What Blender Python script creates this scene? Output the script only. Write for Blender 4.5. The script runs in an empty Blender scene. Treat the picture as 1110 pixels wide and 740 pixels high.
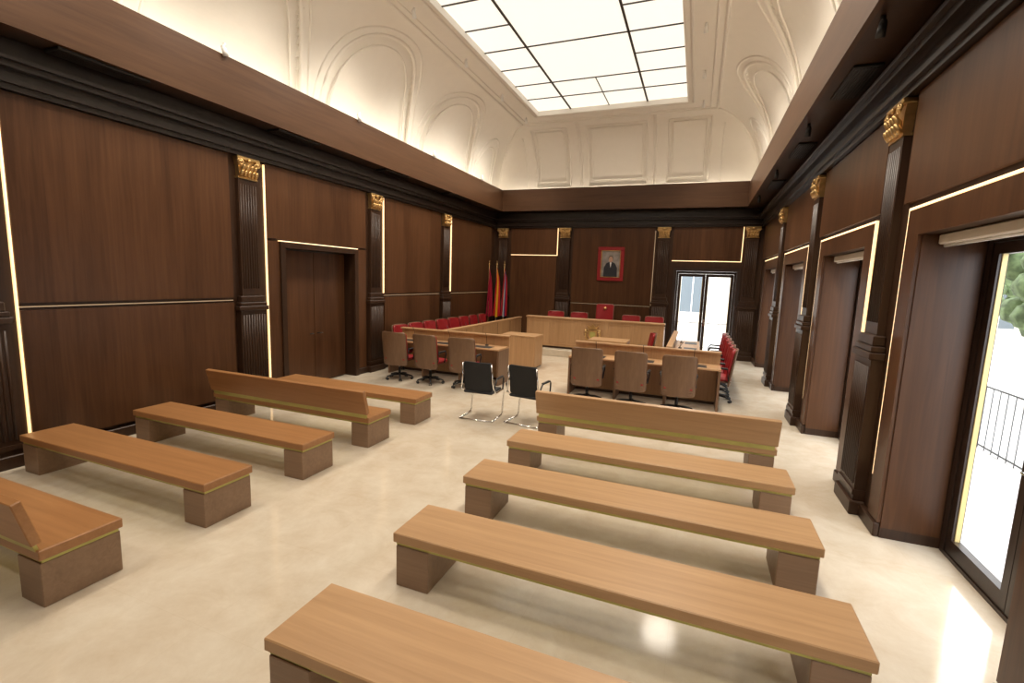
import bpy, math, random
from mathutils import Vector, Matrix
random.seed(4)
scene=bpy.context.scene
scene.view_settings.view_transform='Standard'
scene.view_settings.exposure=0.66

# ------------------------------------------------------------------ materials
def newmat(name):
    m=bpy.data.materials.new(name); m.use_nodes=True
    nt=m.node_tree; b=nt.nodes['Principled BSDF']
    return m,nt,b
def plain(name,col,rough=.5,metal=0,spec=.5,bump=0,bscale=200,var=0.0):
    m,nt,b=newmat(name)
    b.inputs['Base Color'].default_value=(*col,1); b.inputs['Roughness'].default_value=rough
    b.inputs['Metallic'].default_value=metal; b.inputs['Specular IOR Level'].default_value=spec
    tc=nt.nodes.new('ShaderNodeTexCoord'); n=nt.nodes.new('ShaderNodeTexNoise'); n.inputs['Scale'].default_value=bscale if bump else 6
    nt.links.new(tc.outputs['Object'],n.inputs['Vector'])
    if bump:
        bp=nt.nodes.new('ShaderNodeBump'); bp.inputs['Strength'].default_value=bump; bp.inputs['Distance'].default_value=.002
        nt.links.new(n.outputs['Fac'],bp.inputs['Height']); nt.links.new(bp.outputs['Normal'],b.inputs['Normal'])
    if var:
        r=nt.nodes.new('ShaderNodeValToRGB'); r.color_ramp.elements[0].position=.3; r.color_ramp.elements[1].position=.7
        r.color_ramp.elements[0].color=(*[c*(1-var) for c in col],1); r.color_ramp.elements[1].color=(*[min(1,c*(1+var)) for c in col],1)
        nt.links.new(n.outputs['Fac'],r.inputs['Fac']); nt.links.new(r.outputs['Color'],b.inputs['Base Color'])
    return m
def wood(name,dark,light,axis,rough=.4,strip=0.0,spec=.5,strip_axis=None,gs=1.0):
    """procedural veneer, grain running along axis (0,1,2)"""
    m,nt,b=newmat(name); L=nt.links
    tc=nt.nodes.new('ShaderNodeTexCoord')
    mp=nt.nodes.new('ShaderNodeMapping'); s=[26*gs]*3; s[axis]=1.1*gs; mp.inputs['Scale'].default_value=s
    L.new(tc.outputs['Object'],mp.inputs['Vector'])
    n=nt.nodes.new('ShaderNodeTexNoise'); n.inputs['Scale'].default_value=1; n.inputs['Detail'].default_value=6; n.inputs['Roughness'].default_value=.6; n.inputs['Distortion'].default_value=.6
    L.new(mp.outputs[0],n.inputs['Vector'])
    mp2=nt.nodes.new('ShaderNodeMapping'); s=[5*gs]*3; s[axis]=.4*gs; mp2.inputs['Scale'].default_value=s
    L.new(tc.outputs['Object'],mp2.inputs['Vector'])
    n2=nt.nodes.new('ShaderNodeTexNoise'); n2.inputs['Scale'].default_value=1; n2.inputs['Detail'].default_value=3
    L.new(mp2.outputs[0],n2.inputs['Vector'])
    mx=nt.nodes.new('ShaderNodeMath'); mx.operation='MULTIPLY_ADD'; mx.inputs[1].default_value=.55
    L.new(n.outputs['Fac'],mx.inputs[0])
    m2=nt.nodes.new('ShaderNodeMath'); m2.operation='MULTIPLY'; m2.inputs[1].default_value=.45; L.new(n2.outputs['Fac'],m2.inputs[0]); L.new(m2.outputs[0],mx.inputs[2])
    last=mx.outputs[0]
    if strip:
        sp=nt.nodes.new('ShaderNodeSeparateXYZ'); L.new(tc.outputs['Object'],sp.inputs[0])
        d=nt.nodes.new('ShaderNodeMath'); d.operation='DIVIDE'; d.inputs[1].default_value=strip; L.new(sp.outputs[strip_axis],d.inputs[0])
        fl=nt.nodes.new('ShaderNodeMath'); fl.operation='FLOOR'; L.new(d.outputs[0],fl.inputs[0])
        wn=nt.nodes.new('ShaderNodeTexWhiteNoise'); wn.noise_dimensions='1D'; L.new(fl.outputs[0],wn.inputs['W'])
        ma=nt.nodes.new('ShaderNodeMath'); ma.operation='MULTIPLY_ADD'; ma.inputs[1].default_value=.20; ma.inputs[2].default_value=-.10; L.new(wn.outputs['Value'],ma.inputs[0])
        ad=nt.nodes.new('ShaderNodeMath'); ad.operation='ADD'; L.new(last,ad.inputs[0]); L.new(ma.outputs[0],ad.inputs[1]); last=ad.outputs[0]
    r=nt.nodes.new('ShaderNodeValToRGB'); r.color_ramp.elements[0].position=.3; r.color_ramp.elements[1].position=.7
    r.color_ramp.elements[0].color=(*dark,1); r.color_ramp.elements[1].color=(*light,1)
    L.new(last,r.inputs['Fac']); L.new(r.outputs['Color'],b.inputs['Base Color'])
    b.inputs['Roughness'].default_value=rough; b.inputs['Specular IOR Level'].default_value=spec
    bp=nt.nodes.new('ShaderNodeBump'); bp.inputs['Strength'].default_value=.08; bp.inputs['Distance'].default_value=.002
    L.new(n.outputs['Fac'],bp.inputs['Height']); L.new(bp.outputs['Normal'],b.inputs['Normal'])
    return m
def emis(name,col,st,base=.8):
    m,nt,b=newmat(name)
    b.inputs['Base Color'].default_value=(base,base,base,1)
    b.inputs['Emission Color'].default_value=(*col,1); b.inputs['Emission Strength'].default_value=st
    return m

M={}
WD,WL=(.052,.0205,.0082),(.110,.048,.021)
M['wallwood']=wood('walnut_panel',WD,WL,2,.34,.62,.32,1)
M['wallwoodx']=wood('walnut_panel_back',WD,WL,2,.34,.62,.32,0)
M['wallbase']=wood('walnut_dark',(.026,.0118,.0062),(.054,.026,.0135),2,.38,spec=.35)
M['black']=plain('cornice_dark_wood',(.017,.0100,.0072),.32,var=.3)
M['fascia_y']=wood('walnut_fascia_y',(.058,.026,.012),(.105,.051,.025),1,.4,spec=.3)
M['fascia_x']=wood('walnut_fascia_x',(.058,.026,.012),(.105,.051,.025),0,.4,spec=.3)
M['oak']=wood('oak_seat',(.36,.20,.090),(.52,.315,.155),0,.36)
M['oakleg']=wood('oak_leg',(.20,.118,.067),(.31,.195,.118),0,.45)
M['oakL']=wood('oak_seat_amber',(.29,.130,.047),(.42,.205,.080),0,.34)
M['oakdesk']=wood('oak_desk',(.40,.23,.11),(.56,.34,.175),0,.4)
M['oakdeskz']=wood('oak_desk_vertical',(.38,.215,.10),(.54,.33,.17),2,.4)
M['shell']=wood('chair_shell_wood',(.13,.066,.034),(.22,.125,.070),2,.4)
M['brassstrip']=plain('brass_strip',(.50,.46,.14),.35,.3,var=.1)
M['gold']=plain('gold_leaf',(.66,.44,.19),.36,.9,var=.25)
M['chrome']=plain('chrome',(.8,.8,.8),.12,1)
M['blackplastic']=plain('black_plastic',(.012,.012,.013),.45)
M['iron']=plain('railing_iron',(.10,.10,.10),.5)
M['blackfabric']=plain('black_mesh',(.014,.015,.017),.7,bump=.3)
M['red']=plain('red_leather',(.30,.014,.018),.42,bump=.2,bscale=120,var=.15)
M['grille']=plain('grille_black',(.010,.009,.008),.5)
M['bar']=plain('skylight_bar',(.05,.035,.025),.5)
M['white']=plain('plaster_white',(.83,.79,.72),.6,var=.01)
M['whitetrim']=plain('plaster_moulding',(.83,.79,.72),.5)
M['whitefix']=plain('white_fixture',(.85,.85,.83),.35)
M['led']=emis('led_warm',(1,.60,.24),1.1)
M['leddim']=emis('led_warm_dim',(1,.56,.22),.2,.3)
M['ledcove']=emis('led_cove',(1,.88,.70),7)
M['sky']=emis('skylight_diffuser',(1,.925,.79),.64,.5)
M['blind']=plain('roller_blind',(.75,.70,.62),.6)
M['frame']=wood('window_frame_wood',(.020,.011,.008),(.040,.022,.015),2,.35)
M['alu']=plain('window_alu_inner',(.62,.50,.22),.4,.2)
M['pave']=plain('pavement',(.62,.60,.57),.8,var=.1)
M['facade']=plain('facade_plaster',(.78,.74,.67),.8,var=.05)
M['extglass']=plain('facade_glass',(.16,.19,.21),.25)
M['leaf']=plain('foliage',(.16,.22,.10),.8,var=.5)
M['bark']=plain('bark',(.14,.11,.09),.9)
# floor marble
m,nt,b=newmat('marble_floor'); M['floor']=m; L=nt.links
tc=nt.nodes.new('ShaderNodeTexCoord')
n=nt.nodes.new('ShaderNodeTexNoise'); n.inputs['Scale'].default_value=2.6; n.inputs['Detail'].default_value=9; n.inputs['Roughness'].default_value=.7; n.inputs['Distortion'].default_value=.3
L.new(tc.outputs['Object'],n.inputs['Vector'])
r=nt.nodes.new('ShaderNodeValToRGB'); r.color_ramp.elements[0].position=.3; r.color_ramp.elements[1].position=.68
r.color_ramp.elements[0].color=(.57,.47,.35,1); r.color_ramp.elements[1].color=(.70,.625,.51,1)
L.new(n.outputs['Fac'],r.inputs['Fac'])
br=nt.nodes.new('ShaderNodeTexBrick'); br.offset=0; br.inputs['Scale'].default_value=1; br.inputs['Brick Width'].default_value=.9; br.inputs['Row Height'].default_value=.9
br.inputs['Mortar Size'].default_value=.0015; br.inputs['Color1'].default_value=(1,1,1,1); br.inputs['Color2'].default_value=(.975,.972,.97,1); br.inputs['Mortar'].default_value=(.93,.91,.88,1)
L.new(tc.outputs['Object'],br.inputs['Vector'])
mx=nt.nodes.new('ShaderNodeMix'); mx.data_type='RGBA'; mx.blend_type='MULTIPLY'; mx.inputs[0].default_value=1
L.new(r.outputs['Color'],mx.inputs[6]); L.new(br.outputs['Color'],mx.inputs[7]); L.new(mx.outputs[2],b.inputs['Base Color'])
b.inputs['Roughness'].default_value=.10; b.inputs['Specular IOR Level'].default_value=.8
# glass (thin)
m=bpy.data.materials.new('thin_glass'); m.use_nodes=True; nt=m.node_tree; nt.nodes.clear()
o=nt.nodes.new('ShaderNodeOutputMaterial'); t=nt.nodes.new('ShaderNodeBsdfTransparent'); g=nt.nodes.new('ShaderNodeBsdfGlossy'); g.inputs['Roughness'].default_value=.02
mm=nt.nodes.new('ShaderNodeMixShader'); mm.inputs[0].default_value=.06
nt.links.new(t.outputs[0],mm.inputs[1]); nt.links.new(g.outputs[0],mm.inputs[2]); nt.links.new(mm.outputs[0],o.inputs['Surface']); M['glass']=m
# flags
def flagmat(name,stops):
    m,nt,b=newmat(name); L=nt.links
    tc=nt.nodes.new('ShaderNodeTexCoord'); sp=nt.nodes.new('ShaderNodeSeparateXYZ'); L.new(tc.outputs['UV'],sp.inputs[0])
    r=nt.nodes.new('ShaderNodeValToRGB'); r.color_ramp.interpolation='CONSTANT'
    els=r.color_ramp.elements
    els[0].position=0; els[0].color=(*stops[0][1],1); els[1].position=stops[1][0]; els[1].color=(*stops[1][1],1)
    for p,c in stops[2:]:
        e=els.new(p); e.color=(*c,1)
    L.new(sp.outputs[0],r.inputs['Fac']); L.new(r.outputs['Color'],b.inputs['Base Color']); b.inputs['Roughness'].default_value=.6
    return m
M['flag_es']=flagmat('flag_red_yellow',[(0,(.50,.01,.015)),(.27,(.80,.48,.02)),(.70,(.50,.01,.015))])
M['flag_cr']=flagmat('flag_crimson',[(0,(.30,.008,.03)),(.4,(.38,.010,.035)),(.8,(.30,.008,.03))])
M['flag_bl']=flagmat('flag_blue_white',[(0,(.42,.012,.02)),(.35,(.5,.5,.5)),(.5,(.03,.05,.24)),(.75,(.42,.012,.02))])

# ------------------------------------------------------------------ mesh builder
class B:
    def __init__(s): s.v=[];s.f=[];s.mi=[];s.mats=[];s.sm=[];s.uv={}
    def mid(s,mat):
        mat=M[mat]
        if mat not in s.mats: s.mats.append(mat)
        return s.mats.index(mat)
    def add(s,vs,fs,mat,smooth=False,mtx=None):
        o=len(s.v); k=s.mid(mat)
        for p in vs:
            p=Vector(p)
            if mtx: p=mtx@p
            s.v.append(p)
        for f in fs:
            s.f.append([o+i for i in f]); s.mi.append(k); s.sm.append(smooth)
    def box(s,a,b,mat,mtx=None,bev=0.0):
        x0,y0,z0=[min(a[i],b[i]) for i in range(3)]; x1,y1,z1=[max(a[i],b[i]) for i in range(3)]
        if bev>0:
            c=bev; vs=[];idx={}
            for sx in(0,1):
                for sy in(0,1):
                    for sz in(0,1):
                        X=(x0,x1)[sx];Y=(y0,y1)[sy];Z=(z0,z1)[sz]
                        dx=(c,-c)[sx];dy=(c,-c)[sy];dz=(c,-c)[sz]
                        idx[(sx,sy,sz,0)]=len(vs);vs.append((X,Y+dy,Z+dz))
                        idx[(sx,sy,sz,1)]=len(vs);vs.append((X+dx,Y,Z+dz))
                        idx[(sx,sy,sz,2)]=len(vs);vs.append((X+dx,Y+dy,Z))
            fs=[]
            for a_ in(0,1,2):
                o1,o2=[i for i in(0,1,2) if i!=a_]
                for sd in(0,1):
                    q=[]
                    for p1,p2 in((0,0),(1,0),(1,1),(0,1)):
                        k=[0,0,0];k[a_]=sd;k[o1]=p1;k[o2]=p2;q.append(idx[(*k,a_)])
                    fs.append(q if (sd==1)==(a_!=1) else q[::-1])
            for a_ in(0,1,2):
                o1,o2=[i for i in(0,1,2) if i!=a_]
                for p1 in(0,1):
                    for p2 in(0,1):
                        k=[0,0,0];k[o1]=p1;k[o2]=p2
                        k0=list(k);k0[a_]=0;k1=list(k);k1[a_]=1
                        q=[idx[(*k0,o1)],idx[(*k1,o1)],idx[(*k1,o2)],idx[(*k0,o2)]]
                        fs.append(q)
            for sx in(0,1):
                for sy in(0,1):
                    for sz in(0,1):
                        fs.append([idx[(sx,sy,sz,0)],idx[(sx,sy,sz,1)],idx[(sx,sy,sz,2)]])
            s.add(vs,fs,mat,False,mtx); return
        vs=[(x0,y0,z0),(x1,y0,z0),(x1,y1,z0),(x0,y1,z0),(x0,y0,z1),(x1,y0,z1),(x1,y1,z1),(x0,y1,z1)]
        s.add(vs,[(0,3,2,1),(4,5,6,7),(0,1,5,4),(1,2,6,5),(2,3,7,6),(3,0,4,7)],mat,False,mtx)
    def tube(s,pts,r,mat,n=8,mtx=None,closed=False,rs=None):
        pts=[Vector(p) for p in pts]; N=len(pts); vs=[];fs=[]
        up=Vector((0,0,1))
        for i,p in enumerate(pts):
            a=pts[(i-1)%N] if (closed or i>0) else p; c=pts[(i+1)%N] if (closed or i<N-1) else p
            t=(c-a).normalized(); u=up if abs(t.dot(up))<.95 else Vector((0,1,0))
            e1=t.cross(u).normalized(); e2=t.cross(e1).normalized(); rr=rs[i] if rs else r
            for k in range(n):
                an=2*math.pi*k/n; vs.append(p+e1*math.cos(an)*rr+e2*math.sin(an)*rr)
        for i in range(N if closed else N-1):
            j=(i+1)%N
            for k in range(n): fs.append((i*n+k,i*n+(k+1)%n,j*n+(k+1)%n,j*n+k))
        if not closed: fs.append(tuple(range(n))[::-1]); fs.append(tuple((N-1)*n+k for k in range(n)))
        s.add(vs,fs,mat,True,mtx)
    def sph(s,c,r,mat,seg=10,mtx=None):
        rx,ry,rz=(r,r,r) if not hasattr(r,'__len__') else r
        vs=[];fs=[];R=seg//2+1
        for i in range(R+1):
            th=math.pi*i/R
            for k in range(seg):
                ph=2*math.pi*k/seg; vs.append((c[0]+rx*math.sin(th)*math.cos(ph),c[1]+ry*math.sin(th)*math.sin(ph),c[2]+rz*math.cos(th)))
        for i in range(R):
            for k in range(seg): fs.append((i*seg+k,(i+1)*seg+k,(i+1)*seg+(k+1)%seg,i*seg+(k+1)%seg))
        s.add(vs,fs,mat,True,mtx)
    def extr(s,poly,ax,a,b,mat,mtx=None,smooth=False):
        n=len(poly); vs=[]
        for t in(a,b):
            for p in poly:
                q=list(p); q.insert(ax,t); vs.append(q)
        fs=[tuple(range(n))[::-1],tuple(range(n,2*n))]
        for i in range(n): fs.append((i,(i+1)%n,n+(i+1)%n,n+i))
        s.add(vs,fs,mat,smooth,mtx)
    def mesh(s,name):
        me=bpy.data.meshes.new(name); me.from_pydata([tuple(p) for p in s.v],[],s.f)
        for mt in s.mats: me.materials.append(mt)
        me.polygons.foreach_set('material_index',s.mi); me.polygons.foreach_set('use_smooth',s.sm)
        import bmesh
        bm=bmesh.new(); bm.from_mesh(me); bmesh.ops.recalc_face_normals(bm,faces=bm.faces); bm.to_mesh(me); bm.free()
        me.update(); return me
    def obj(s,name,loc=(0,0,0),rz=0):
        return inst(name,s.mesh(name),loc,rz)
def inst(name,me,loc=(0,0,0),rz=0):
    o=bpy.data.objects.new(name,me); o.location=loc; o.rotation_euler=(0,0,rz)
    scene.collection.objects.link(o); return o

XL,XR,YB,YF=-6.8,1.7,15.55,-3.0
ZP,ZR=3.93,1.72         # panel top, rail
YP=[-.76,2.43,5.62,8.81,12.0]
# ------------------------------------------------------------------ floor
b_=B(); b_.box((XL-.4,YF-.3,-.1),(XR+.55,YB+.4,0),'floor'); b_.obj('floor')

# ------------------------------------------------------------------ left wall
DY0,DY1,DZ=6.32,8.12,2.6
b_=B()
b_.box((XL-.4,YF,0),(XL,DY0,4.6),'wallbase'); b_.box((XL-.4,DY1,0),(XL,YB+.4,4.6),'wallbase')
b_.box((XL-.4,DY0,DZ),(XL,DY1,4.6),'wallbase'); b_.box((XL-.4,DY0,0),(XL-.28,DY1,DZ),'wallbase')
# raised panels
for i in range(-1,5):
    y0=(YP[i] if i>=0 else YF)+.36; y1=(YP[i+1] if i+1<5 else YB-.25)-.30
    if i==4: y1=YB-.35
    if i==2:
        b_.box((XL,y0,DZ+.14),(XL+.035,y1,ZP),'wallwood'); b_.box((XL,y0,.14),(XL+.035,DY0-.1,DZ+.1),'wallwood'); b_.box((XL,DY1+.13,.14),(XL+.035,y1,DZ+.1),'wallwood')
    else:
        b_.box((XL,y0,ZR+.04),(XL+.035,y1,ZP),'wallwood'); b_.box((XL,y0,.18),(XL+.035,y1,ZR-.04),'wallwood')
b_.obj('wall_left')
# door in the niche
b_=B()
b_.box((XL-.279,DY0+.001,.001),(XL-.24,DY1-.001,DZ-.001),'frame')
ym=(DY0+DY1)/2
for a,c in((DY0+.04,ym-.006),(ym+.006,DY1-.04)):
    b_.box((XL-.245,a,.02),(XL-.19,c,DZ-.03),'wallwood')
for yy in(ym-.07,ym+.07):
    b_.tube([(XL-.19,yy,1.0),(XL-.14,yy,1.0),(XL-.14,yy+(.1 if yy>ym else -.1),1.0)],.009,'blackplastic')
b_.obj('door_1')
b_=B()
for a,c in((DY0-.1,DY0),(DY1,DY1+.1)): b_.box((XL-.01,a,0),(XL+.07,c,DZ+.1),'wallbase')
b_.box((XL-.01,DY0,DZ),(XL+.07,DY1,DZ+.1),'wallbase'); b_.obj('trim_1')

# led strips on left wall
def led(a,c,mat='led'):
    q=B(); q.box(a,c,mat); q.obj('led_strip')
for i in range(0,5):
    y=YP[i]+.335
    led((XL+.001,y,.2 if i<3 else ZR+.05),(XL+.03,y+.018,ZP-.02))
    y1=(YP[i+1]-.30 if i<4 else YB-.35)
    if i!=2: led((XL+.001,y+.03,ZR-.010),(XL+.018,y1,ZR+.002),'leddim')
led((XL+.001,DY1+.102,.2),(XL+.045,DY1+.118,DZ+.1)); led((XL+.001,DY0-.1,DZ+.102),(XL+.045,DY1+.118,DZ+.118))

# ------------------------------------------------------------------ right wall with openings
OW=.92; OZ=2.68
YC=[.83,4.02,7.21,10.40,13.55]
b_=B(); RX=XR+.55
prev=YF
for yc in YC:
    b_.box((XR,prev,0),(RX,yc-OW,4.6),'wallbase'); b_.box((XR,yc-OW,OZ),(RX,yc+OW,4.6),'wallbase'); prev=yc+OW
b_.box((XR,prev,0),(RX,YB+.4,4.6),'wallbase')
for i,yc in enumerate(YC):
    lo=(YP[i]+.30); hi=(YP[i+1]-.30 if i<4 else YB-.2)
    b_.box((XR-.035,lo,2.98),(XR,hi,ZP),'wallwood')
    b_.box((XR-.03,yc-OW-.24,.14),(XR,yc-OW,2.9),'wallwood'); b_.box((XR-.03,yc+OW,.14),(XR,yc+OW+.24,2.9),'wallwood')
    b_.box((XR-.03,yc-OW,OZ),(XR,yc+OW,2.9),'wallwood')
    b_.box((XR,yc+OW-.012,.1),(XR+.42,yc+OW,OZ),'wallwood'); b_.box((XR,yc-OW,.1),(XR+.42,yc-OW+.012,OZ),'wallwood')
b_.obj('wall_right')
for i,yc in enumerate(YC):
    a=yc-OW-.26; c=yc+OW+.26
    led((XR-.028,a,2.905),(XR-.002,c,2.925)); led((XR-.028,c-.018,.5),(XR-.002,c,2.905)); led((XR-.028,a,.5),(XR-.002,a+.018,2.905))
# glazed doors
def glazed(name,w,h):
    q=B(); t=.04
    q.box((-w/2,-t,0),(-w/2+.06,t,h),'frame'); q.box((w/2-.06,-t,0),(w/2,t,h),'frame'); q.box((-w/2+.06,-t,h-.07),(w/2-.06,t,h),'frame')
    q.box((-w/2+.06,-t,0),(w/2-.06,t,.03),'frame')
    for s in(-1,1):
        a=0.004*s; c=s*(w/2-.065); lo,hi=min(a,c),max(a,c)
        q.box((lo,-.03,.035),(lo+.075,.03,h-.075),'frame'); q.box((hi-.075,-.03,.035),(hi,.03,h-.075),'frame')
        q.box((lo+.075,-.03,.035),(hi-.075,.03,.16),'frame'); q.box((lo+.075,-.03,h-.16),(hi-.075,.03,h-.075),'frame')
        q.box((lo+.075,-.012,.16),(lo+.087,.02,h-.16),'alu'); q.box((hi-.087,-.012,.16),(hi-.075,.02,h-.16),'alu')
        q.add([(lo+.08,0,.16),(hi-.08,0,.16),(hi-.08,0,h-.16),(lo+.08,0,h-.16)],[(0,1,2,3)],'glass')
    q.tube([(.04,-.03,1.05),(.04,-.09,1.05),(.16,-.09,1.05)],.01,'chrome'); q.box((.025,-.036,.95),(.055,-.03,1.15),'chrome')
    return q.mesh(name)
gd=glazed('window_glazed_door',OW*2-.03,OZ-.004)
for i,yc in enumerate(YC):
    inst('window_%d'%(i+1),gd,(XR+.47,yc,0.001),-math.pi/2)
    q=B(); q.box((XR+.10,yc-OW+.03,OZ-.085),(XR+.19,yc+OW-.03,OZ-.005),'blind',bev=.01); q.tube([(XR+.145,yc-OW+.04,OZ-.095),(XR+.145,yc+OW-.04,OZ-.095)],.012,'whitefix')
    q.obj('roller_blind')

# ------------------------------------------------------------------ back wall
BX0,BX1,BZ=-.64,1.06,2.62
b_=B()
b_.box((XL-.4,YB,0),(BX0,YB+.4,4.6),'wallbase'); b_.box((BX1,YB,0),(XR+.55,YB+.4,4.6),'wallbase'); b_.box((BX0,YB,BZ),(BX1,YB+.4,4.6),'wallbase')
PB=[-6.45,-4.22,-1.08,1.38]
for i,(a,c) in enumerate(((PB[0]+.3,PB[1]-.28),(PB[1]+.28,PB[2]-.28),(PB[2]+.28,PB[3]-.26))):
    if i==1: b_.box((a,YB-.035,1.5),(c,YB,ZP),'wallwoodx'); b_.box((a,YB-.035,.18),(c,YB,1.44),'wallwoodx')
    elif i==0: b_.box((a,YB-.035,3.06),(c,YB,ZP),'wallwoodx'); b_.box((a,YB-.035,.18),(c,YB,3.0),'wallwoodx')
    else: b_.box((a,YB-.035,2.95),(c,YB,ZP),'wallwoodx')
b_.obj('wall_back')
led((PB[0]+.3,YB-.03,3.02),(PB[1]-.28,YB-.002,3.04)); led((PB[1]-.275,YB-.03,3.02),(PB[1]-.255,YB-.002,ZP))
led((PB[2]+.28,YB-.03,2.91),(PB[3]-.26,YB-.002,2.93)); led((PB[3]-.255,YB-.03,2.91),(PB[3]-.235,YB-.002,ZP))
led((PB[2]-.27,YB-.03,1.5),(PB[2]-.255,YB-.002,ZP-.1),'leddim')
led((PB[1]+.28,YB-.03,1.465),(PB[2]-.28,YB-.02,1.475),'leddim')
gd2=glazed('door_back_glazed',BX1-BX0-.01,BZ-.01)
inst('door_2',gd2,((BX0+BX1)/2,YB+.1,0.001),0)
b_=B(); b_.box((BX0-.09,YB-.05,0),(BX0,YB+.02,BZ+.09),'frame'); b_.box((BX1,YB-.05,0),(BX1+.09,YB+.02,BZ+.09),'frame'); b_.box((BX0,YB-.05,BZ),(BX1,YB+.02,BZ+.09),'frame'); b_.obj('trim_2')
b_=B(); b_.box((XL-.4,YF-.3,0),(XR+.55,YF,4.6),'wallwoodx'); b_.obj('wall_front')

# baseboards
b_=B(); 
for a,c in((YF,DY0-.1),(DY1+.1,YB)): b_.box((XL,a,0),(XL+.05,c,.13),'wallbase',bev=.008)
b_.obj('baseboard_left')
b_=B(); prev=YF
for yc in YC+[None]:
    e=yc-OW if yc is not None else YB
    b_.box((XR-.05,prev,0),(XR,e,.13),'wallbase',bev=.008)
    if yc is not None: prev=yc+OW
b_.obj('baseboard_right')
b_=B(); b_.box((XL+.05,YB-.05,0),(BX0-.09,YB,.13),'wallbase',bev=.008); b_.box((BX1+.09,YB-.05,0),(XR-.05,YB,.13),'wallbase',bev=.008); b_.obj('baseboard_back')

# ------------------------------------------------------------------ pilasters (local: wall plane y=0, protrudes to -y)
def pilaster():
    q=B(); 
    q.box((-.27,-.13,0),(.27,0,.14),'wallbase',bev=.008)
    q.box((-.24,-.10,.14),(.24,0,1.60),'wallbase')
    for k in range(9): q.tube([(-.192+.048*k,-.10,.30),(-.192+.048*k,-.10,1.48)],.014,'wallbase',8)
    q.box((-.25,-.115,.2),(.25,0,.25),'wallbase'); 
    q.box((-.27,-.13,1.55),(.27,0,1.62),'wallbase',bev=.01); q.box((-.25,-.115,1.62),(.25,0,1.68),'wallbase',bev=.01)
    q.box((-.22,-.10,1.68),(.22,0,1.78),'wallbase',bev=.01)
    q.box((-.17,-.065,1.78),(.17,0,3.60),'wallbase')
    for k in range(7): q.tube([(-.135+.045*k,-.065,1.90),(-.135+.045*k,-.065,3.52)],.010,'wallbase',8)
    # capital
    q.box((-.175,-.075,3.605),(.175,0,3.63),'gold')
    q.extr([(-.15,3.63),(.15,3.63),(.165,3.80),(.19,3.88),(-.19,3.88),(-.165,3.80)],1,-.08,0,'gold')
    q.box((-.20,-.12,3.88),(.20,0,3.93),'gold',bev=.01)
    for k in range(5):
        x=-.13+.065*k
        q.tube([(x,-.08,3.635),(x,-.10,3.67),(x,-.125,3.71),(x,-.135,3.722)],.02,'gold',6,rs=[.026,.030,.024,.010])
    for k in range(4):
        x=-.105+.07*k
        q.tube([(x,-.08,3.67),(x,-.105,3.745),(x,-.135,3.79),(x,-.15,3.80)],.02,'gold',6,rs=[.022,.028,.024,.010])
    for s in(-1,1):
        pts=[]
        for k in range(22):
            a=k/21*3.6*math.pi; rr=.052*(1-k/26)
            pts.append((s*(.155+rr*math.cos(a)),-.12,3.84+rr*math.sin(a)))
        q.tube(pts,.010,'gold',6)
        q.sph((s*.155,-.12,3.84),.016,'gold',8)
        q.tube([(s*.07,-.11,3.75),(s*.09,-.12,3.83),(s*.145,-.12,3.885)],.012,'gold',6)
    q.sph((0,-.125,3.875),(.035,.02,.03),'gold',8)
    return q.mesh('pilaster')
pm=pilaster()
for y in YP: inst('pilaster',pm,(XL+.001,y,0),math.pi/2); inst('pilaster',pm,(XR-.001,y,0),-math.pi/2)
for x in PB: inst('pilaster',pm,(x,YB-.001,0),0)

# ------------------------------------------------------------------ cornice, soffit, fascia
FX0,FX1,FY1,FY0=-6.36,1.14,15.12,YF+.4
def ringbox(q,x0,x1,y0,y1,t,z0,z1,mx,my,inner=True):
    q.box((x0-t,y0-t,z0),(x0,y1+t,z1),my); q.box((x1,y0-t,z0),(x1+t,y1+t,z1),my)
    q.box((x0,y1,z0),(x1,y1+t,z1),mx); q.box((x0,y0-t,z0),(x1,y0,z1),mx)
b_=B()
for d,z0,z1 in((.09,3.94,4.00),(.13,4.00,4.05),(.10,4.05,4.14),(.19,4.14,4.20),(.24,4.20,4.235),(.10,4.235,4.44)):
    ringbox(b_,XL+d,XR-d,YF+d,YB-d,d,z0,z1,'black','black')
b_.obj('trim_cornice')
b_=B()
ringbox(b_,FX0,FX1,FY0,FY1,.05,4.45,5.12,'fascia_x','fascia_y')
ringbox(b_,FX0-.02,FX1+.02,FY0-.02,FY1+.02,.05,5.12,5.15,'fascia_x','fascia_y')
b_.obj('trim_fascia')
b_=B(); b_.box((XL,YF,4.45),(FX0-.05,YB,4.50),'wallbase'); b_.box((FX1+.05,YF,4.45),(XR,YB,4.50),'wallbase')
b_.box((FX0-.05,FY1+.05,4.45),(FX1+.05,YB,4.50),'wallbase'); b_.box((FX0-.05,YF,4.45),(FX1+.05,FY0-.05,4.50),'wallbase'); b_.obj('ceiling_soffit')
def grille():
    q=B(); q.box((-.13,-.45,-.03),(.13,.45,0),'grille',bev=.006)
    for k in range(7): q.box((-.10+.03*k,-.42,-.037),(-.088+.03*k,.42,-.03),'black')
    return q.mesh('air_grille')
gm=grille()
for y in(.8,3.6,6.4,9.2,12.0): inst('air_grille',gm,((FX1+XR)/2+.0,y,4.449)); inst('air_grille',gm,((FX0+XL)/2+.04,y,4.449))

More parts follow.
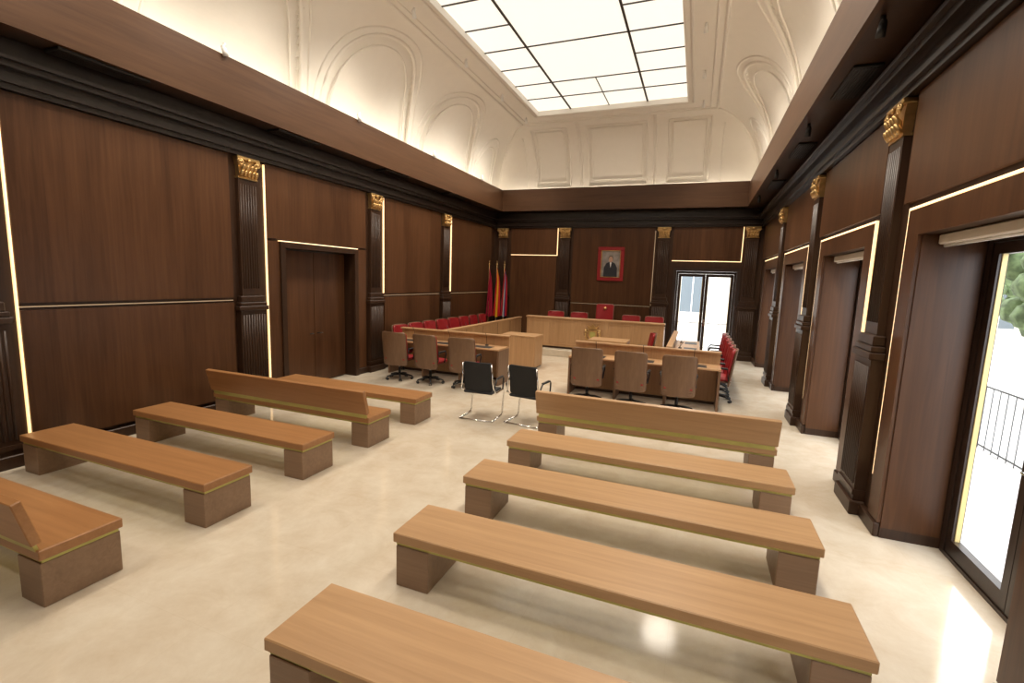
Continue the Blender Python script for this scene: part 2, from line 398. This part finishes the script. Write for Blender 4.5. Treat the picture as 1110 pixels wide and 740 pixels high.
# ------------------------------------------------------------------ coved ceiling
CX0,CX1,CY0,CY1=-6.62,1.42,YF+.1,15.36; CZ0,CH,CO=4.95,1.88,1.30
def arc(a): return CO*(1-math.cos(a)),CZ0+CH*math.sin(a)
arches=[2.06,5.25,8.44,11.63]
AW=1.38; AM=math.radians(70)
def inarch(u,a,w=1.0):
    for c in arches:
        t=(u-c)/(AW*w)
        if abs(t)<1 and a<AM*(1+(w-1)*.8)*math.sqrt(1-t*t): return True
    return False
cxm=(CX0+CX1)/2
RECTS=((cxm,1.0),(cxm-2.05,.68),(cxm+2.05,.68))
def inrect(u,a):
    for c,w in RECTS:
        if abs(u-c)<w-.12 and math.radians(8)<a<math.radians(74): return True
    return False
def cove(side):
    NA=48; vs=[];fs=[]
    NU=420 if side in'LR' else 160
    for i in range(NA+1):
        a=math.pi/2*i/NA; o,z=arc(a)
        for k in range(NU+1):
            s=k/NU
            if side in'LR': u=(CY0+o)+s*(CY1-CY0-2*o)
            else: u=(CX0+o)+s*(CX1-CX0-2*o)
            dd=0
            if side in'LR' and inarch(u,a): dd=.07
            if side=='B' and inrect(u,a): dd=.03
            oo=o-dd*math.cos(a); zz=z+dd*math.sin(a)*.8
            if side=='L': p=(CX0+oo,u,zz)
            elif side=='R': p=(CX1-oo,u,zz)
            elif side=='B': p=(u,CY1-oo,zz)
            else: p=(u,CY0+oo,zz)
            vs.append(p)
    for i in range(NA):
        for k in range(NU):
            x=i*(NU+1)+k; fs.append((x,x+1,x+NU+2,x+NU+1))
    return vs,fs
b_=B()
for s in'LRBF':
    vs,fs=cove(s); b_.add(vs,fs,'white',False)
ringbox(b_,FX0-.05,FX1+.05,FY0-.05,FY1+.05,.30,4.90,4.95,'white','white')
ix0,ix1,iy0,iy1=CX0+CO,CX1-CO,CY0+CO,CY1-CO; zc=CZ0+CH
SX0,SX1,SY0,SY1=-4.60,-.60,.6,13.35
T=.05
b_.box((ix0-.1,iy0-.1,zc),(SX0-T,iy1+.1,zc+.12),'white'); b_.box((SX1+T,iy0-.1,zc),(ix1+.1,iy1+.1,zc+.12),'white')
b_.box((SX0-T,SY1+T,zc),(SX1+T,iy1+.1,zc+.12),'white'); b_.box((SX0-T,iy0-.1,zc),(SX1+T,SY0-T,zc+.12),'white')
b_.obj('ceiling')
# plaster mouldings
b_=B()
def P3(side,u,a,off=.0):
    o,z=arc(a)
    if side=='L': return(CX0+o,u,z)
    if side=='R': return(CX1-o,u,z)
    if side=='B': return(u,CY1-o,z)
for side in'LR':
    for c in arches:
        for w,r_ in((1.0,.035),(1.12,.025),(.84,.02)):
            am=AM*(1+(w-1)*.8); pts=[]
            for k in range(41):
                th=math.pi*k/40; pts.append(P3(side,c+AW*w*math.cos(th),max(.02,am*math.sin(th))))
            b_.tube(pts,r_,'whitetrim',8)
    for w,r_ in((.72,.03),(.58,.02)):
        b_.tube([P3(side,13.95+w*math.cos(math.pi*k/30),max(.02,math.radians(52)*w/.72*math.sin(math.pi*k/30))) for k in range(31)],r_,'whitetrim',8)
for c,w in RECTS:
    for ww,a0,a1,r_ in((w-.12,8,74,.025),(w-.24,13,69,.014)):
        A0,A1=math.radians(a0),math.radians(a1)
        pts=[P3('B',c-ww,A0+(A1-A0)*k/12) for k in range(13)]+[P3('B',c+ww,A1-(A1-A0)*k/12) for k in range(13)]
        b_.tube(pts,r_,'whitetrim',6,closed=True)
for x in(cxm-1.15,cxm+1.15,cxm-2.95,cxm+2.95,cxm-1.07,cxm+1.07):
    b_.tube([P3('B',x,math.radians(3+87*k/16 if abs(x-cxm)<2 else 3+60*k/16)) for k in range(17)],.018,'whitetrim',6)
for sx in(0,1):
    pts=[]
    for k in range(17):
        o,z=arc(math.pi/2*k/16); pts.append((CX0+o if sx==0 else CX1-o,CY1-o,z-.01))
    b_.tube(pts,.03,'whitetrim',8)
def rr(x0,x1,y0,y1,z,r_,):
    b_.tube([(x0,y0,z),(x1,y0,z)],r_,'whitetrim');b_.tube([(x0,y1,z),(x1,y1,z)],r_,'whitetrim');b_.tube([(x0,y0,z),(x0,y1,z)],r_,'whitetrim');b_.tube([(x1,y0,z),(x1,y1,z)],r_,'whitetrim')
rr(ix0,ix1,iy0,iy1,zc,.035); rr(ix0+.16,ix1-.16,iy0+.16,iy1-.16,zc,.02)
rr(SX0-.14,SX1+.14,SY0-.14,SY1+.14,zc,.03)
b_.obj('trim_ceiling_mouldings')
# skylight
b_=B(); zs=zc+.10
ringbox(b_,SX0,SX1,SY0,SY1,T-.001,zc-.03,zc+.125,'whitetrim','whitetrim')
b_.box((SX0+.001,SY0+.001,zs),(SX1-.001,SY1-.001,zs+.02),'sky')
def bar(x0,y0,x1,y1,w=.02): b_.box((min(x0,x1)-(w if x0==x1 else 0),min(y0,y1)-(w if y0==y1 else 0),zs-.02),(max(x0,x1)+(w if x0==x1 else 0),max(y0,y1)+(w if y0==y1 else 0),zs-.001),'bar')
xs=[SX0+(SX1-SX0)*f for f in(0,.235,.5,.75,1)]
ys=[SY1-.91*k for k in range(15)]; ys[-1]=SY0
bar(xs[1],SY0,xs[1],SY1,.022); bar(xs[3],SY0,xs[3],SY1,.022)
bar(xs[2],ys[2],xs[2],SY1,.010)
for k,y in enumerate(ys[1:-1],1):
    if k in(1,2) or k%2==0: bar(SX0,y,SX1,y,.012)
    else: bar(SX0,y,xs[1],y,.010); bar(xs[3],y,SX1,y,.010)
b_.obj('skylight')
# cove LED (behind fascia)
b_=B(); 
b_.box((FX0-.16,FY0,4.952),(FX0-.12,FY1,4.975),'ledcove'); b_.box((FX1+.12,FY0,4.952),(FX1+.16,FY1,4.975),'ledcove')
b_.box((FX0,FY1+.10,4.952),(FX1,FY1+.14,4.975),'ledcove'); b_.obj('cove_led_strip')
# roof cap
b_=B(); b_.box((XL-.4,YF-.3,7.3),(XR+.55,YB+.4,7.4),'white'); 
b_.box((XL-.4,YF-.3,4.6),(XL-.3,YB+.4,7.3),'facade'); b_.box((XR+.45,YF-.3,4.6),(XR+.55,YB+.4,7.3),'facade')
b_.box((XL-.3,YB+.3,4.6),(XR+.45,YB+.4,7.3),'facade'); b_.box((XL-.3,YF-.3,4.6),(XR+.45,YF-.2,7.3),'facade'); b_.obj('roof')
# ceiling spot fixtures
def spotfix(mat):
    q=B(); q.tube([(0,0,0),(0,0,-.05)],.02,mat); q.tube([(0,-.02,-.06),(0,.02,-.16)],.035,mat,12,rs=[.03,.038]); q.sph((0,-.02,-.06),.03,mat,8)
    return q.mesh('spotlight')
sw=spotfix('whitefix'); sb=spotfix('blackplastic')
def spotlamp(e):
    ls=bpy.data.lights.new('spot_lamp','SPOT'); ls.energy=e; ls.color=(1,.90,.76); ls.spot_size=math.radians(125); ls.spot_blend=.85; ls.shadow_soft_size=.4; ls.specular_factor=.35; return ls
la,lb=spotlamp(180),spotlamp(225)
for y in(-1.0,1.5,3.6,5.6,7.6,9.6,11.6,13.4):
    for x in(SX0-.38,SX1+.38):
        inst('spotlight',sw,(x,y,zc-.02))
        lo=bpy.data.objects.new('spot_lamp',lb if y>7 else la); lo.location=(x,y,zc-.25); scene.collection.objects.link(lo)
        lo.rotation_euler=(0,math.radians(-14 if x>-2.6 else 14),0)
for y in(2.2,5.0,7.8,10.6,13.4): inst('spotlight',sb,(FX1+.11,y,4.449)); inst('spotlight',sw,(FX0+.03,y,5.28))

# ------------------------------------------------------------------ benches
def bench(L_,back,seat):
    D=.47; H=.40; q=B()
    q.box((0,0,H-.07),(L_,D,H),seat,bev=.006)
    q.box((.02,.02,H-.095),(L_-.02,D-.02,H-.07),'brassstrip')
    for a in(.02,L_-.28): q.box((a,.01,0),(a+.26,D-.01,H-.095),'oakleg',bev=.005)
    if back:
        mt=Matrix.Translation((0,.01,H+.03))@Matrix.Rotation(math.radians(14),4,'X')
        q.box((0,-.035,.02),(L_,.02,.34),seat,mt,bev=.006)
        q.box((.03,-.02,-.05),(L_-.03,.0,.02),'brassstrip',mt)
    return q.mesh('bench')
R_L,R_R,L_L,L_R=-1.86,.98,-6.50,-3.72
bR=bench(R_R-R_L,False,'oak'); bRb=bench(R_R-R_L,True,'oak'); bL=bench(L_R-L_L,False,'oakL'); bLb=bench(L_R-L_L,True,'oakL')
for k in range(5):
    inst('bench',bRb if k==4 else bR,(R_L,1.54+1.07*k,0))
for k in range(5):
    inst('bench',bLb if k in(0,3) else bL,(L_L,1.50+1.07*k,0))

# ------------------------------------------------------------------ chairs
def shell_grid(q,w,z0,z1,y0,lean,front,mat,nu=12,nv=16,curve=.05,rnd=.06):
    def pt(u,v,off):
        e=min(v,1-v)*(z1-z0); ww=w
        if e<rnd: ww=w-rnd*(1-math.sqrt(max(0,1-((rnd-e)/rnd)**2)))*.9
        return (u*ww, y0-lean*v**1.2+curve*u*u+off, z0+(z1-z0)*v)
    vv=[0,.02,.05]+[k/(nv-4) for k in range(1,nv-4)]+[.95,.98,1]
    vv=sorted(set(vv)); nv=len(vv)-1
    vs=[];fs=[]
    for off in(0,front):
        for j in range(nv+1):
            for i in range(nu+1): vs.append(pt(-1+2*i/nu,vv[j],off))
    n=(nu+1)*(nv+1)
    for j in range(nv):
        for i in range(nu):
            a=j*(nu+1)+i; fs.append((a,a+1,a+nu+2,a+nu+1)); fs.append((n+a,n+a+nu+1,n+a+nu+2,n+a+1))
    ring=[i for i in range(nu+1)]+[j*(nu+1)+nu for j in range(1,nv+1)]+[nv*(nu+1)+i for i in range(nu-1,-1,-1)]+[j*(nu+1) for j in range(nv-1,0,-1)]
    for k in range(len(ring)):
        a,c=ring[k],ring[(k+1)%len(ring)]; fs.append((a,c,n+c,n+a))
    q.add(vs,fs,mat,True)
def office_chair(high=0):
    q=B(); top=1.03+high
    shell_grid(q,.28,.32,top,-.21,.09,.02,'shell')
    shell_grid(q,.265,.42,top-.015,-.188,.085,.05,'red')
    q.box((-.25,-.20,.42),(.25,.27,.50),'red',bev=.03); q.box((-.23,-.20,.395),(.23,.25,.42),'shell',bev=.008)
    for s in(-1,1):
        q.tube([(s*.25,-.16,.42),(s*.285,-.14,.50),(s*.285,-.12,.66),(s*.285,.10,.67),(s*.285,.14,.62),(s*.26,.12,.43)],.014,'blackplastic')
        q.box((s*.285-.025,-.12,.665),(s*.285+.025,.11,.69),'blackplastic',bev=.008)
    q.tube([(0,0,.10),(0,0,.25)],.028,'blackplastic',12); q.tube([(0,0,.24),(0,0,.40)],.018,'chrome',12)
    for k in range(5):
        a=2*math.pi*k/5+.3; c,s=math.cos(a),math.sin(a)
        q.tube([(0,0,.11),(c*.15,s*.15,.10),(c*.27,s*.27,.075)],.02,'blackplastic',8,rs=[.026,.02,.014])
        for sd in(-1,1):
            q.tube([(c*.27-s*.012*sd,s*.27+c*.012*sd,.028),(c*.27-s*.03*sd,s*.27+c*.03*sd,.028)],.028,'blackplastic',12)
        q.tube([(c*.27,s*.27,.03),(c*.27,s*.27,.08)],.01,'blackplastic')
    if high:
        q.sph((0,-.135-.085,top-.15),(.06,.06,.06),'gold',12)
    return q.mesh('office_chair')
oc=office_chair(); och=office_chair(.30)
def chair(x,y,rz,z=0,me=None): inst('office_chair',me or oc,(x,y,z),rz)
for x,a in((-5.78,.05),(-5.02,-.08),(-4.22,.1)): chair(x,8.35,a)
for x,a in((-1.75,.06),(-.96,-.05),(-.18,.04)): chair(x,8.45,a)
for k in range(8): chair(-6.33,9.45+.66*k,-math.pi/2+random.uniform(-.08,.08))
for k in range(6): chair(.52,9.78+.62*k,math.pi/2+random.uniform(-.05,.05))
for k,x in enumerate((-4.16,-3.40,-1.80,-1.12)): chair(x,14.40,math.pi,.2)
chair(-2.62,14.50,math.pi,.2,och)
chair(-1.10,11.6,math.pi/2+.2); 

def visitor_chair():
    q=B(); 
    shell_grid(q,.235,.46,.92,-.20,.07,.02,'blackfabric',curve=.03,rnd=.04)
    q.box((-.24,-.20,.415),(.24,.24,.455),'blackfabric',bev=.015)
    for s in(-1,1):
        x=s*.27
        q.tube([(s*.235,-.25,.90),(s*.25,-.22,.62),(x,-.20,.50),(x,-.12,.425),(x,.17,.43),(x,.24,.41),(x,.255,.36),(x,.20,.06),(x,.17,.016),(x,.10,.013),(x,-.26,.013)],.013,'chrome')
        q.tube([(x,-.20,.48),(x+s*.02,-.19,.60),(x+s*.02,-.13,.655),(x+s*.02,.12,.655),(x+s*.02,.17,.63),(x,.2,.43)],.013,'blackplastic')
        q.box((x+s*.02-.022,-.13,.655),(x+s*.02+.022,.12,.675),'blackplastic',bev=.006)
    q.tube([(-.27,-.26,.013),(.27,-.26,.013)],.013,'chrome'); q.tube([(-.27,.0,.42),(.27,.0,.42)],.01,'chrome')
    return q.mesh('visitor_chair')
vc=visitor_chair(); inst('visitor_chair',vc,(-3.05,6.66,0),.05); inst('visitor_chair',vc,(-2.30,6.74,0),-.12)

# ------------------------------------------------------------------ desks (local: length along X, sitter side -Y, modesty panel at +Y)
def desk(L_,W=.62,H=.76,lip=.2,front='oakdeskz'):
    q=B()
    q.box((0,0,H-.035),(L_,W-.04,H),'oakdesk',bev=.005)
    q.box((0,W-.04,0.05),(L_,W,H+lip),front); q.box((-.01,W-.10,H+lip),(L_+.01,W+.02,H+lip+.035),'oakdesk',bev=.006)
    q.box((.02,W-.06,0),(L_-.02,W-.01,.05),'wallbase')
    n=max(1,round(L_/1.0))
    for k in range(1,n): q.box((L_*k/n-.006,W,.08),(L_*k/n+.006,W+.003,H+lip-.03),'wallbase')
    for k in range(n+1):
        x=min(max(L_*k/n-.02,0),L_-.04); q.box((x,.03,0),(x+.04,W-.04,H-.035),'shell')
    for k in range(n):
        xm=L_*(k+.5)/n
        q.box((xm-.22,.06,H),(xm+.22,.34,H+.004),'blackplastic'); q.tube([(xm,.42,H),(xm,.42,H+.02)],.04,'blackplastic',12)
        q.tube([(xm,.42,H+.02),(xm,.40,H+.18),(xm,.33,H+.28)],.005,'blackplastic',6)
    return q.mesh('council_desk')
inst('council_desk',desk(2.7,.62),(-6.36,8.72,0),0)
inst('council_desk',desk(2.72,.62),(-2.22,8.80,0),0)
inst('council_desk',desk(4.9,.62),(-5.85,14.3,0),-math.pi/2)
inst('council_desk',desk(3.4,.62),(.16,9.6,0),math.pi/2)
def clerk():
    q=B(); q.box((0,0,.03),(.9,.04,.78),'oakdeskz'); q.box((0,.04,.03),(.03,.6,.78),'oakdeskz'); q.box((.87,.04,.03),(.9,.6,.78),'oakdeskz')
    q.box((.02,.02,0),(.88,.58,.03),'wallbase'); q.box((-.01,-.01,.78),(.91,.62,.815),'oakdesk',bev=.006); q.box((.03,.25,.70),(.87,.27,.78),'oakdesk')
    return q.mesh('clerk_desk')
cd=clerk(); inst('clerk_desk',cd,(-4.5,10.9,0),0); inst('clerk_desk',cd,(-2.35,11.2,0),0)
# dais and head desk
b_=B(); b_.box((-5.2,13.1,0),(-.74,YB-.14,.2),'floor',bev=.01); b_.obj('dais')
b_=B(); x0,x1,y0=-4.72,-.76,13.4
b_.box((x0,y0,.26),(x1,y0+.05,1.08),'oakdeskz'); b_.box((x0-.02,y0-.03,1.08),(x1+.02,y0+.22,1.125),'oakdesk',bev=.008)
b_.box((x0+.02,y0+.01,.2),(x1-.02,y0+.06,.26),'wallbase')
b_.box((x0,y0+.05,.2),(x0+.05,y0+.62,1.0),'oakdeskz'); b_.box((x1-.05,y0+.05,.2),(x1,y0+.62,1.0),'oakdeskz'); b_.box((x0,y0+.05,.93),(x1,y0+.64,.965),'oakdesk')
for k in range(5):
    a=x0+(x1-x0)*k/5+.06; c=x0+(x1-x0)*(k+1)/5-.06
    for q0,q1 in(((a,y0-.012,.33),(c,y0,.35)),((a,y0-.012,1.0),(c,y0,1.02)),((a,y0-.012,.35),(a+.02,y0,1.0)),((c-.02,y0-.012,.35),(c,y0,1.0))): b_.box(q0,q1,'oakdesk')
b_.obj('head_desk')
# coat of arms
b_=B()
sh=[(-.11,.12),(.11,.12),(.11,-.02),(.08,-.09),(0,-.15),(-.08,-.09),(-.11,-.02)]
b_.extr(sh,1,-.03,0,'gold'); b_.extr([(x*.6,z*.6) for x,z in sh],1,-.04,-.03,'brassstrip')
b_.extr([(-.10,.14),(.10,.14),(.14,.24),(.07,.19),(0,.27),(-.07,.19),(-.14,.24)],1,-.03,0,'gold')
for s in(-1,1):
    b_.tube([(s*.05,-.019,-.17),(s*.16,-.019,-.08),(s*.19,-.019,.03),(s*.17,-.019,.13)],.018,'gold',6)
    for k in range(5): b_.sph((s*(.15+.03*math.sin(k)),-.02,-.1+.055*k),(.03,.012,.02),'gold',8)
o=b_.obj('coat_of_arms',(-2.70,13.387,.68)); o.scale=(1.15,1,1.15)

# ------------------------------------------------------------------ portrait
b_=B(); w,h=.42,.54
for z0,z1,xa,xb in((-h,-h+.11,-w,w),(h-.11,h,-w,w)): b_.box((xa,-.05,z0),(xb,0,z1),'red',bev=.01)
for xa,xb in((-w,-w+.11),(w-.11,w)): b_.box((xa,-.05,-h+.11),(xb,0,h-.11),'red',bev=.01)
M['canvas']=plain('portrait_canvas',(.30,.27,.25),.6,var=.3); M['suit']=plain('portrait_suit',(.02,.022,.03),.6); M['skin']=plain('portrait_skin',(.55,.33,.24),.6); M['hair']=plain('portrait_hair',(.12,.09,.07),.7)
iw,ih=w-.11,h-.11
for q0,q1 in(((-iw,-.055,-ih),(-iw+.02,-.01,ih)),((iw-.02,-.055,-ih),(iw,-.01,ih)),((-iw,-.055,-ih),(iw,-.01,-ih+.02)),((-iw,-.055,ih-.02),(iw,-.01,ih))): b_.box(q0,q1,'gold')
b_.box((-iw,-.02,-ih),(iw,-.005,ih),'canvas')
b_.extr([(-.22,-.41),(.22,-.41),(.21,-.12),(.14,.02),(.05,.06),(-.05,.06),(-.14,.02),(-.21,-.12)],1,-.024,-.02,'suit')
b_.extr([(-.03,.05),(.03,.05),(0,-.12)],1,-.026,-.024,'whitefix')
def ell(cx,cz,rx,rz,n=20): return[(cx+rx*math.cos(2*math.pi*k/n),cz+rz*math.sin(2*math.pi*k/n)) for k in range(n)]
b_.extr(ell(0,.17,.078,.10),1,-.025,-.02,'hair'); b_.extr(ell(0,.145,.065,.092),1,-.028,-.025,'skin')
b_.obj('framed_portrait',(-2.67,YB-.036,2.78))

# ------------------------------------------------------------------ flags
def flag(name,mat,x,y,ph):
    q=B(); q.tube([(0,0,0),(0,0,.03)],.11,'wallbase',20); q.tube([(0,0,.03),(0,0,2.62)],.014,'gold',10)
    q.sph((0,0,2.66),(.03,.03,.04),'gold',8); q.tube([(0,0,2.68),(0,0,2.80)],.01,'gold',8,rs=[.018,.002])
    nu,nv=36,20; vs=[];fs=[];uv=[]
    for j in range(nv+1):
        v=j/nv; z=2.55-1.65*v
        for i in range(nu+1):
            u=i/nu; wd=.05+.17*v**.6
            x_=.02+u*wd*1.1-.05*v; y_=-.03+.055*(.4+.6*v)*math.sin(u*6*math.pi+ph+v*1.2)
            vs.append((x_-.06*v,y_,z-.25*u*(1-v)+.02*math.sin(9*u))); uv.append((u,v))
    for j in range(nv):
        for i in range(nu):
            a=j*(nu+1)+i; fs.append((a,a+1,a+nu+2,a+nu+1))
    base=len(q.v); q.add(vs,fs,mat,True); me=q.mesh(name)
    ul=me.uv_layers.new(name='UVMap')
    for p in me.polygons:
        for li in p.loop_indices:
            vi=me.loops[li].vertex_index
            if vi>=base: ul.data[li].uv=(uv[vi-base][0],uv[vi-base][1])
    inst('flag',me,(x,y,0),0)
flag('flag','flag_cr',-6.62,14.75,0); flag('flag','flag_es',-6.38,14.85,1.3); flag('flag','flag_bl',-6.20,15.08,2.2)

# ------------------------------------------------------------------ exterior
b_=B(); b_.box((-30,-25,-.3),(40,50,-.12),'pave'); b_.obj('exterior_ground')
def facade(name,a,bq,n,axis,mat):
    q=B(); q.box(a,bq,mat)
    for r_ in range(3):
        for k in range(n):
            z=.6+3.2*r_
            if axis==1:
                y=a[1]+(bq[1]-a[1])*(k+.5)/n; x=min(a[0],bq[0])
                q.box((x-.05,y-.65,z),(x+.02,y+.65,z+2.1),'extglass'); q.box((x-.12,y-.75,z-.1),(x,y+.75,z),'facade'); q.box((x-.08,y-.03,z),(x,y+.03,z+2.1),'whitefix')
            else:
                x=a[0]+(bq[0]-a[0])*(k+.5)/n; y=min(a[1],bq[1])
                q.box((x-.65,y-.05,z),(x+.65,y+.02,z+2.1),'extglass'); q.box((x-.75,y-.12,z-.1),(x+.75,y,z),'facade'); q.box((x-.03,y-.08,z),(x+.03,y,z+2.1),'whitefix')
    q.obj(name)
facade('neighbour_building',(16,-12,-.12),(18,34,9.5),12,1,'facade'); facade('neighbour_building',(-16,30,-.12),(15.5,32,9.5),9,0,'facade')
def rail(name,p0,p1):
    q=B(); p0,p1=Vector(p0),Vector(p1); n=int((p1-p0).length/.18)
    for z in(.05,.95): q.tube([p0+Vector((0,0,z)),p1+Vector((0,0,z))],.014,'iron')
    for k in range(n+1):
        p=p0.lerp(p1,k/n); q.tube([p+Vector((0,0,0)),p+Vector((0,0,.95))],.007,'iron',6)
    q.obj(name)
rail('railing',(4.2,-3,-.12),(4.2,18,-.12)); rail('railing',(-2.5,18.5,-.12),(3.9,18.5,-.12))
def tree(x,y,zb=3.2):
    q=B(); q.tube([(0,0,0),(.05,0,zb*.4),(0,.1,zb-.5)],.12,'bark',10,rs=[.14,.11,.08])
    for k in range(90):
        a=random.uniform(0,6.28); r_=random.uniform(.2,1.3); q.sph((r_*math.cos(a),r_*math.sin(a),zb+random.uniform(-1.0,1.3)),random.uniform(.18,.36),'leaf',7)
    q.obj('tree',(x,y,-.12))
tree(9,8); tree(6.9,12.6,2.7); tree(8,19); tree(3.5,26)

# ------------------------------------------------------------------ world + camera
w=bpy.data.worlds.new('World'); scene.world=w; w.use_nodes=True
bg=w.node_tree.nodes['Background']; bg.inputs[0].default_value=(.93,.96,1,1); bg.inputs[1].default_value=3.8

yaw,pitch,roll=math.radians(-21.14),math.radians(-7.59),math.radians(1.97)
fwd=Vector((math.sin(yaw)*math.cos(pitch),math.cos(yaw)*math.cos(pitch),math.sin(pitch)))
right=Vector((math.cos(yaw),-math.sin(yaw),0)); down=-right.cross(fwd)
r2=right*math.cos(roll)-down*math.sin(roll); d2=down*math.cos(roll)+right*math.sin(roll)
cam=bpy.data.cameras.new('camera'); co=bpy.data.objects.new('camera',cam); scene.collection.objects.link(co)
mt=Matrix(((r2.x,-d2.x,-fwd.x,0),(r2.y,-d2.y,-fwd.y,0),(r2.z,-d2.z,-fwd.z,2.2),(0,0,0,1)))
co.matrix_world=mt; cam.sensor_width=36; cam.lens=510.07/1110*36; cam.clip_end=200; cam.clip_start=.05
scene.camera=co
